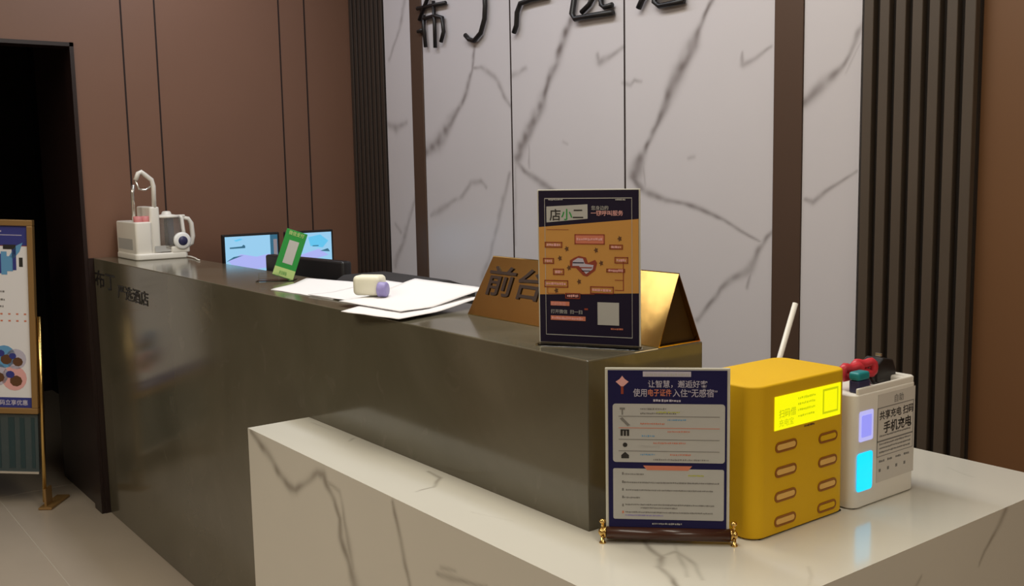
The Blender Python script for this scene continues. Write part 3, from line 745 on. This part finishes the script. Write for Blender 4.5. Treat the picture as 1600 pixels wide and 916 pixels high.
sheet([(-2.155, 1.115), (-1.945, 1.150), (-2.03, 1.44), (-2.33, 1.36)], HG+.007, lift(1.28, .10), 'white paper whose corner hangs over the front edge of the counter', seed=3)
sheet([(-2.30, 1.185), (-2.02, 1.20), (-2.06, 1.475), (-2.40, 1.475)], HG+.012, lift(1.30, .16), 'topmost white paper at the back of the pile next to the gold tent sign', seed=4)

# cream bottle with purple cap lying on the papers
bt = thing('small_bottle', 'small cream plastic bottle with purple cap lying on the papers', 'bottle', (-2.322, 1.293, HG+.0180), math.radians(38))
mb = MB(); rbody(mb, -.044, .034, -.028, .028, .0, .052, .014, .012, CREAM); mb.build('body', bt)
Mx = Matrix.Translation((.030, -.022, .017)) @ Matrix.Rotation(PI/2, 4, 'Y')
MB().lathe([(.010, -.004), (.019, 0), (.0195, .004), (.0195, .020), (.017, .023), (.009, .024)], PURPLE, n=24, M=Mx).build('cap', bt)

# green tag strip leaning in a clear clip
gt = thing('green_code_tag', 'tilted green and white payment tag in a clear clip on the grey counter', 'tag', (-3.0, 1.345, HG), math.radians(53))
Ls = .155; lean = math.radians(23)
Mg = Matrix.Translation((.004, 0, .010)) @ Matrix.Rotation(lean*.82, 4, 'Y') @ Matrix.Rotation(math.radians(-8), 4, 'X')
mb = MB(); mb.box(-.034, .034, 0, .004, 0, Ls, GREENP, .001, M=Mg)
mb.box(-.034, .034, -.0006, 0, .002, .030, LGREEN, M=Mg); mb.box(-.015, .017, -.0006, 0, .046, .122, GREYP, M=Mg)
mb.fit('微信支付', -.024, .026, .138, .152, LGREEN, y=-.0008, off=.01, M=Mg); mb.text('扫码', -.016, .009, .013, GREENP, y=-.0012, M=Mg)
mb.build('printed_strip', gt)
mb = MB(); mb.box(-.075, .045, -.03, .03, 0, .003, CLEAR, .001); mb.box(-.070, -.005, -.008, -.004, .003, .026, CLEAR, .001); mb.build('clear_clip', gt)

# ------------------------------------------------------------------ white drinks set at the far end
ap = thing('kettle_set', 'white kettle set with loop tap and glass jug at the far end of grey counter', 'kettle', (-4.16, 1.245, HG))
# local: x<0 away from camera towards the wall, y to the right along the face
mb = MB(); rbody(mb, -.275, 0, 0, .215, .0, .026, .02, .006, WHITE); mb.build('tray', ap)
mb = MB(); rbody(mb, -.28, -.012, .006, .072, .02, .155, .012, .006, WHITE); rbody(mb, -.200, -.02, .07, .110, .02, .215, .012, .006, WHITE); mb.build('side_tank', ap)
mb = MB(); mb.box(-.0115, -.0105, .080, .150, .03, .055, GREYP); scribble(mb, .0, .0, 0, .01, GREYP, 0); mb.build('front_vent', ap)
mb = MB(); mb.box(-.255, -.06, .0055, .0065, .04, .085, GREYP); mb.build('side_grille', ap)
mb = MB(); mb.tube([(-.12, .035, .15), (-.12, .035, .27), (-.12, .042, .305)], .0075, CHROME, 10); mb.build('water_pipe', ap)
mb = MB(); mb.tube([(-.03, .092, .20), (-.03, .094, .30), (-.03, .088, .325), (-.03, .064, .345), (-.03, .048, .358), (-.03, .036, .352), (-.03, .024, .325)], .0095, WHITE, 10); mb.build('loop_tap', ap)
mb = MB(); mb.tube([(-.03, .085, .30), (-.03, .062, .285), (-.03, .035, .288), (-.03, .024, .325)], .004, CHROME, 8); mb.build('wire_guard', ap)
for k, (yy, xx) in enumerate(((.030, -.05), (.058, -.05))):
    mb = MB(); mb.lathe([(.015, 0), (.0175, .004), (.019, .028), (.017, .028), (.014, .01)], PINKC, c=(xx, yy, .150), n=20); mb.build('pink_cup', ap)
JG = mat('jug_glass', (.80, .76, .72), .04, trans=.9, ior=1.06); BLADE = mat('steel_grey_blue', (.10, .12, .19), .35, metal=.2)
mb = MB(); mb.lathe([(.050, 0), (.056, .006), (.054, .06), (.050, .125), (.049, .128), (.047, .125), (.050, .06), (.052, .008), (.02, .006)], JG, c=(-.06, .150, .040), n=32); mb.build('glass_jug', ap)
mb = MB(); mb.lathe([(.012, 0), (.014, .01), (.014, .115), (.010, .12)], BLADE, c=(-.06, .163, .048), n=20); mb.lathe([(.006, 0), (.007, .01), (.007, .115), (.004, .12)], BLACK, c=(-.045, .140, .048), n=16); mb.build('inner_column', ap)
mb = MB(); mb.lathe([(.045, 0), (.052, .003), (.052, .010), (.03, .014), (.020, .016), (.018, .024), (.014, .028), (.004, .029)], WHITE, c=(-.06, .150, .166), n=28)
mb.box(-.068, -.05, .095, .225, .168, .178, WHITE, .003); mb.build('jug_lid', ap)
mb = MB(); mb.tube([(-.055, .200, .172), (-.05, .208, .165), (-.045, .210, .120), (-.03, .212, .07)], .009, WHITE, 8); mb.build('post', ap)
mb = MB(); mb.tube([(-.06, .205, .168), (-.06, .240, .160), (-.06, .252, .140), (-.06, .256, .085), (-.06, .250, .055), (-.06, .235, .045)], [.008, .009, .010, .0105, .009, .007], WHITE, 10); mb.build('handle', ap)
Mx = Matrix.Translation((.0, .190, .072)) @ Matrix.Rotation(PI/2, 4, 'Y')
mb = MB(); mb.lathe([(.020, -.03), (.034, -.02), (.036, 0), (.034, .006), (.028, .009)], mat('bright_white_plastic', (.85, .84, .82), .3), n=32, M=Mx); mb.build('dial', ap)
mb = MB(); mb.lathe([(.018, .0), (.0195, .009), (.018, .0115), (.002, .0125)], NAVYP, n=28, M=Mx); mb.build('dial_button', ap, label='dark navy round button')
mb = MB(); rbody(mb, -.10, 0, .145, .222, .024, .050, .01, .004, WHITE); mb.build('dial_base', ap)
mb = MB(); mb.tube([(-.05, .208, .006), (.02, .215, .005), (.10, .205, .004), (.16, .19, .0035), (.20, .185, .003)], .003, WHITE, 8); mb.build('cable', ap)

# ------------------------------------------------------------------ monitors on the staff desk
def monitor(loc, rz, w_, h_, label, left):
    t = thing('monitor', label, 'monitor', loc, rz, 'lit monitors behind the counter')
    # local x right, front -y
    z0 = 1.198-.75-h_
    MB().box(-w_/2, w_/2, 0, .022, z0, z0+h_, BLACK, .004).build('housing', t)
    mb = MB(); y = -.0004
    a, b, c_, d_ = -w_/2+.010, w_/2-.010, z0+.012, z0+h_-.010
    bars(mb, a, c_, b, d_, SCRB, 0, .0006)
    if left:
        bars(mb, b-.035, c_, b, d_, SCRD, -.0007); bars(mb, b-.020, c_+.05, b-.003, d_-.02, LILAC, -.0011)
        mb.prism([(a+.02, d_-.046), (a+.075, d_-.044), (a+.082, d_-.037), (a+.09, d_-.042), (a+.09, d_-.052), (a+.02, d_-.052)], -.0011, -.0007, SCRD, 'y')
        mb.prism([(a+.04, d_-.016), (a+.07, d_-.010), (a+.08, d_-.014), (a+.05, d_-.022)], -.0011, -.0007, SCRC, 'y')
        mb.prism([(a+.01, c_+.08), (a+.07, c_+.105), (a+.14, c_+.09), (b-.04, c_+.10), (b-.04, c_+.04), (a+.05, c_+.03)], -.0011, -.0007, SCRL, 'y')
        mb.prism([(a+.0, c_+.075), (a+.035, c_+.095), (a+.08, c_+.10), (a+.03, c_+.085)], -.0015, -.0011, SCRD, 'y')
    else:
        mb.prism([(a+.10, d_-.02), (a+.16, d_-.01), (a+.20, d_-.04), (a+.17, d_-.07), (a+.11, d_-.06)], -.0011, -.0007, SCRC, 'y')
        mb.prism([(b-.06, d_-.085), (b-.01, d_-.09), (b-.02, d_-.075)], -.0015, -.0011, SCRD, 'y'); mb.prism([(a+.05, d_-.10), (a+.15, d_-.075), (a+.2, d_-.105), (a+.1, d_-.125)], -.0011, -.0007, SCRL, 'y')
        bars(mb, a+.12, d_-.062, a+.15, d_-.058, SCRD, -.0015)
    mb.build('screen', t, label='lit blue screen')
    mb = MB(); mb.box(-.02, .02, .022, .04, .01, z0+.1, BLACK, .003); mb.build('stand', t)
    mb = MB(); mb.box(-.09, .09, -.04, .09, 0, .012, BLACK, .004); mb.build('base', t)
    return t
monitor((-4.21, 1.757, .75), PI/2, .262, .205, 'lit monitor with blue picture, left of the two beside the brown wall', True)
monitor((-4.19, 2.025, .75), PI/2, .236, .200, 'lit monitor with blue picture, right of the two and half behind the green tag', False)
# black staff monitor seen from its back
bk = thing('desk_monitor', 'black monitor seen from behind, below the two lit monitors', 'monitor', (-3.345, 1.60, .75), math.radians(6))
MB().box(-.26, .26, -.02, .02, .06, .402, BLACK, .008).build('housing', bk)
MB().box(-.14, .14, -.035, -.018, .12, .32, BLACK, .006).build('back_cover', bk)
mb = MB(); mb.box(-.03, .03, -.06, -.035, 0, .2, BLACK, .004); mb.build('stand', bk)
mb = MB(); mb.box(-.12, .12, -.10, .08, 0, .012, BLACK, .004); mb.build('base', bk)
ph = thing('desk_printer', 'low black printer on the staff desk behind the white papers', 'printer', (-2.862, 1.70, .75))
mb = MB(); mb.prism([(-.16, 0), (.16, 0), (.16, .325), (.06, .360), (-.10, .360), (-.16, .325)], -.21, .21, BLACKSOFT, 'x', .01); mb.build('body', ph)
mb = MB(); mb.box(-.15, .15, -.166, -.155, .25, .265, MIDG); mb.build('paper_slot', ph)

# ------------------------------------------------------------------ poster easel in the doorway
ang = math.atan2(.80, .60)
es = thing('poster_easel', 'gold framed blue and white poster on a metal stand in the dark doorway', 'easel', (-4.715, .952, 0), ang)
# local x right along the board (0 = right edge), z up, front = -y, leaning slightly to the right
Ml = Matrix.Rotation(math.radians(2.6), 4, 'Y')
def LM(): return MB(Ml)
zt0, zb0, bw = 1.278, .428, .62
mb = LM(); f = .026
mb.box(-bw, -.022, -.012, .012, zt0-f, zt0, GOLDWOOD, .003); mb.box(-bw, -.022, -.012, .012, zb0, zb0+f, GOLDWOOD, .003)
mb.box(-.022-f, -.022, -.012, .012, zb0+f, zt0-f, GOLDWOOD, .003); mb.box(-bw, -bw+f, -.012, .012, zb0+f, zt0-f, GOLDWOOD, .003); mb.build('frame', es)
mb = LM(); mb.box(-bw+f, -.022-f, .0, .004, zb0+f, zt0-f, PAPER)
x1 = -.022-f; x0 = -bw+f
bars(mb, x0, zt0-f-.085, x1, zt0-f, BLUEP, 0); bars(mb, x0, zb0+f, x1, zb0+f+.045, BLUEP, 0)
bars(mb, x1-.12, zt0-f-.042, x1-.025, zt0-f-.039, LILAC, -.0004); bars(mb, x0, zt0-f-.088, x1, zt0-f-.085, REDP, -.0004)
mb.text('布丁', x1-.21, zt0-f-.060, .05, LILAC, y=-.0006, off=.001)
# pale blue city drawing
for (a, c_, b, d_, mt) in ((-.14, 1.055, -.115, 1.12, SKYP), (-.118, 1.06, -.10, 1.15, BLUEP), (-.165, 1.04, -.14, 1.14, SKYP), (-.20, 1.045, -.165, 1.13, BLUEP), (-.26, 1.04, -.20, 1.10, SKYP), (-.088, 1.075, -.072, 1.115, DARKP), (-.155, 1.15, -.10, 1.17, DARKP), (-.21, 1.155, -.17, 1.185, DARKP)):
    bars(mb, a, c_, b, d_, mt, -.0006)
mb.prism([(-.13, 1.12), (-.10, 1.165), (-.07, 1.18), (-.085, 1.14), (-.11, 1.11)], -.0009, -.0004, SKYP, 'y')
for k, zz in enumerate((.96, .925, .895)): scribble(mb, -.24, -.155, zz, .012, MIDG, -.0004, 120+k, .4)
for k, zz in enumerate((.865, .835)):
    for q in range(5): bars(mb, -.21+q*.034, zz, -.20+q*.034, zz+.007, CORAL, -.0004)
for (cx, cz, r, m1) in ((-.115, .670, .045, LILAC), (-.165, .68, .05, SKYP), (-.125, .585, .055, PINKP), (-.20, .60, .05, LILAC)):
    mb.prism([(cx+r*math.cos(a), cz+r*math.sin(a)) for a in [2*PI*j/16 for j in range(16)]], -.0008, -.0004, m1, 'y')
    mb.prism([(cx+r*.5*math.cos(a)+.008, cz+r*.45*math.sin(a)-.012) for a in [2*PI*j/9 for j in range(9)]], -.0013, -.0008, BROWNP, 'y')
    mb.prism([(cx-r*.3+r*.35*math.cos(a), cz+r*.3+r*.3*math.sin(a)) for a in [2*PI*j/9 for j in range(9)]], -.0016, -.0011, BLUEP, 'y')
mb.text('扫码立享优惠', x1-.17, zb0+f+.013, .025, LILAC, y=-.0006, off=.0004)
mb.build('poster', es)
mb = LM(); mb.box(-bw+.01, -.03, .004, .010, .165, zb0-.006, GLASS)
for k in range(9): mb.box(-.06-k*.05, -.045-k*.05+.006*(k % 3), .0025, .004, .18, zb0-.02, TEALREF)  # strips that paint the upright bluish reflections onto the glass
mb.box(-bw+.01, -.03, 0, .012, .155, .165, CHROME); mb.build('glass_panel', es)
mb = LM(); mb.tube([(-.008, 0, .03), (-.008, 0, .86)], .009, GOLD, 12); mb.build('pole', es)
mb = LM(); mb.tube([(-bw-.01, 0, .03), (-bw-.01, 0, .86)], .009, GOLD, 12); mb.build('pole', es)
mb = MB(); mb.box(-.025, .035, -.03, .16, 0, .012, GOLDWOOD, .004); mb.prism([(-.005, .012), (.005, .012), (.005, .09), (-.005, .09)], -.01, .05, GOLDWOOD, 'y'); mb.build('foot', es)
mb = MB(); mb.box(-bw-.035, -bw+.02, -.03, .16, 0, .012, GOLDWOOD, .004); mb.build('foot', es)
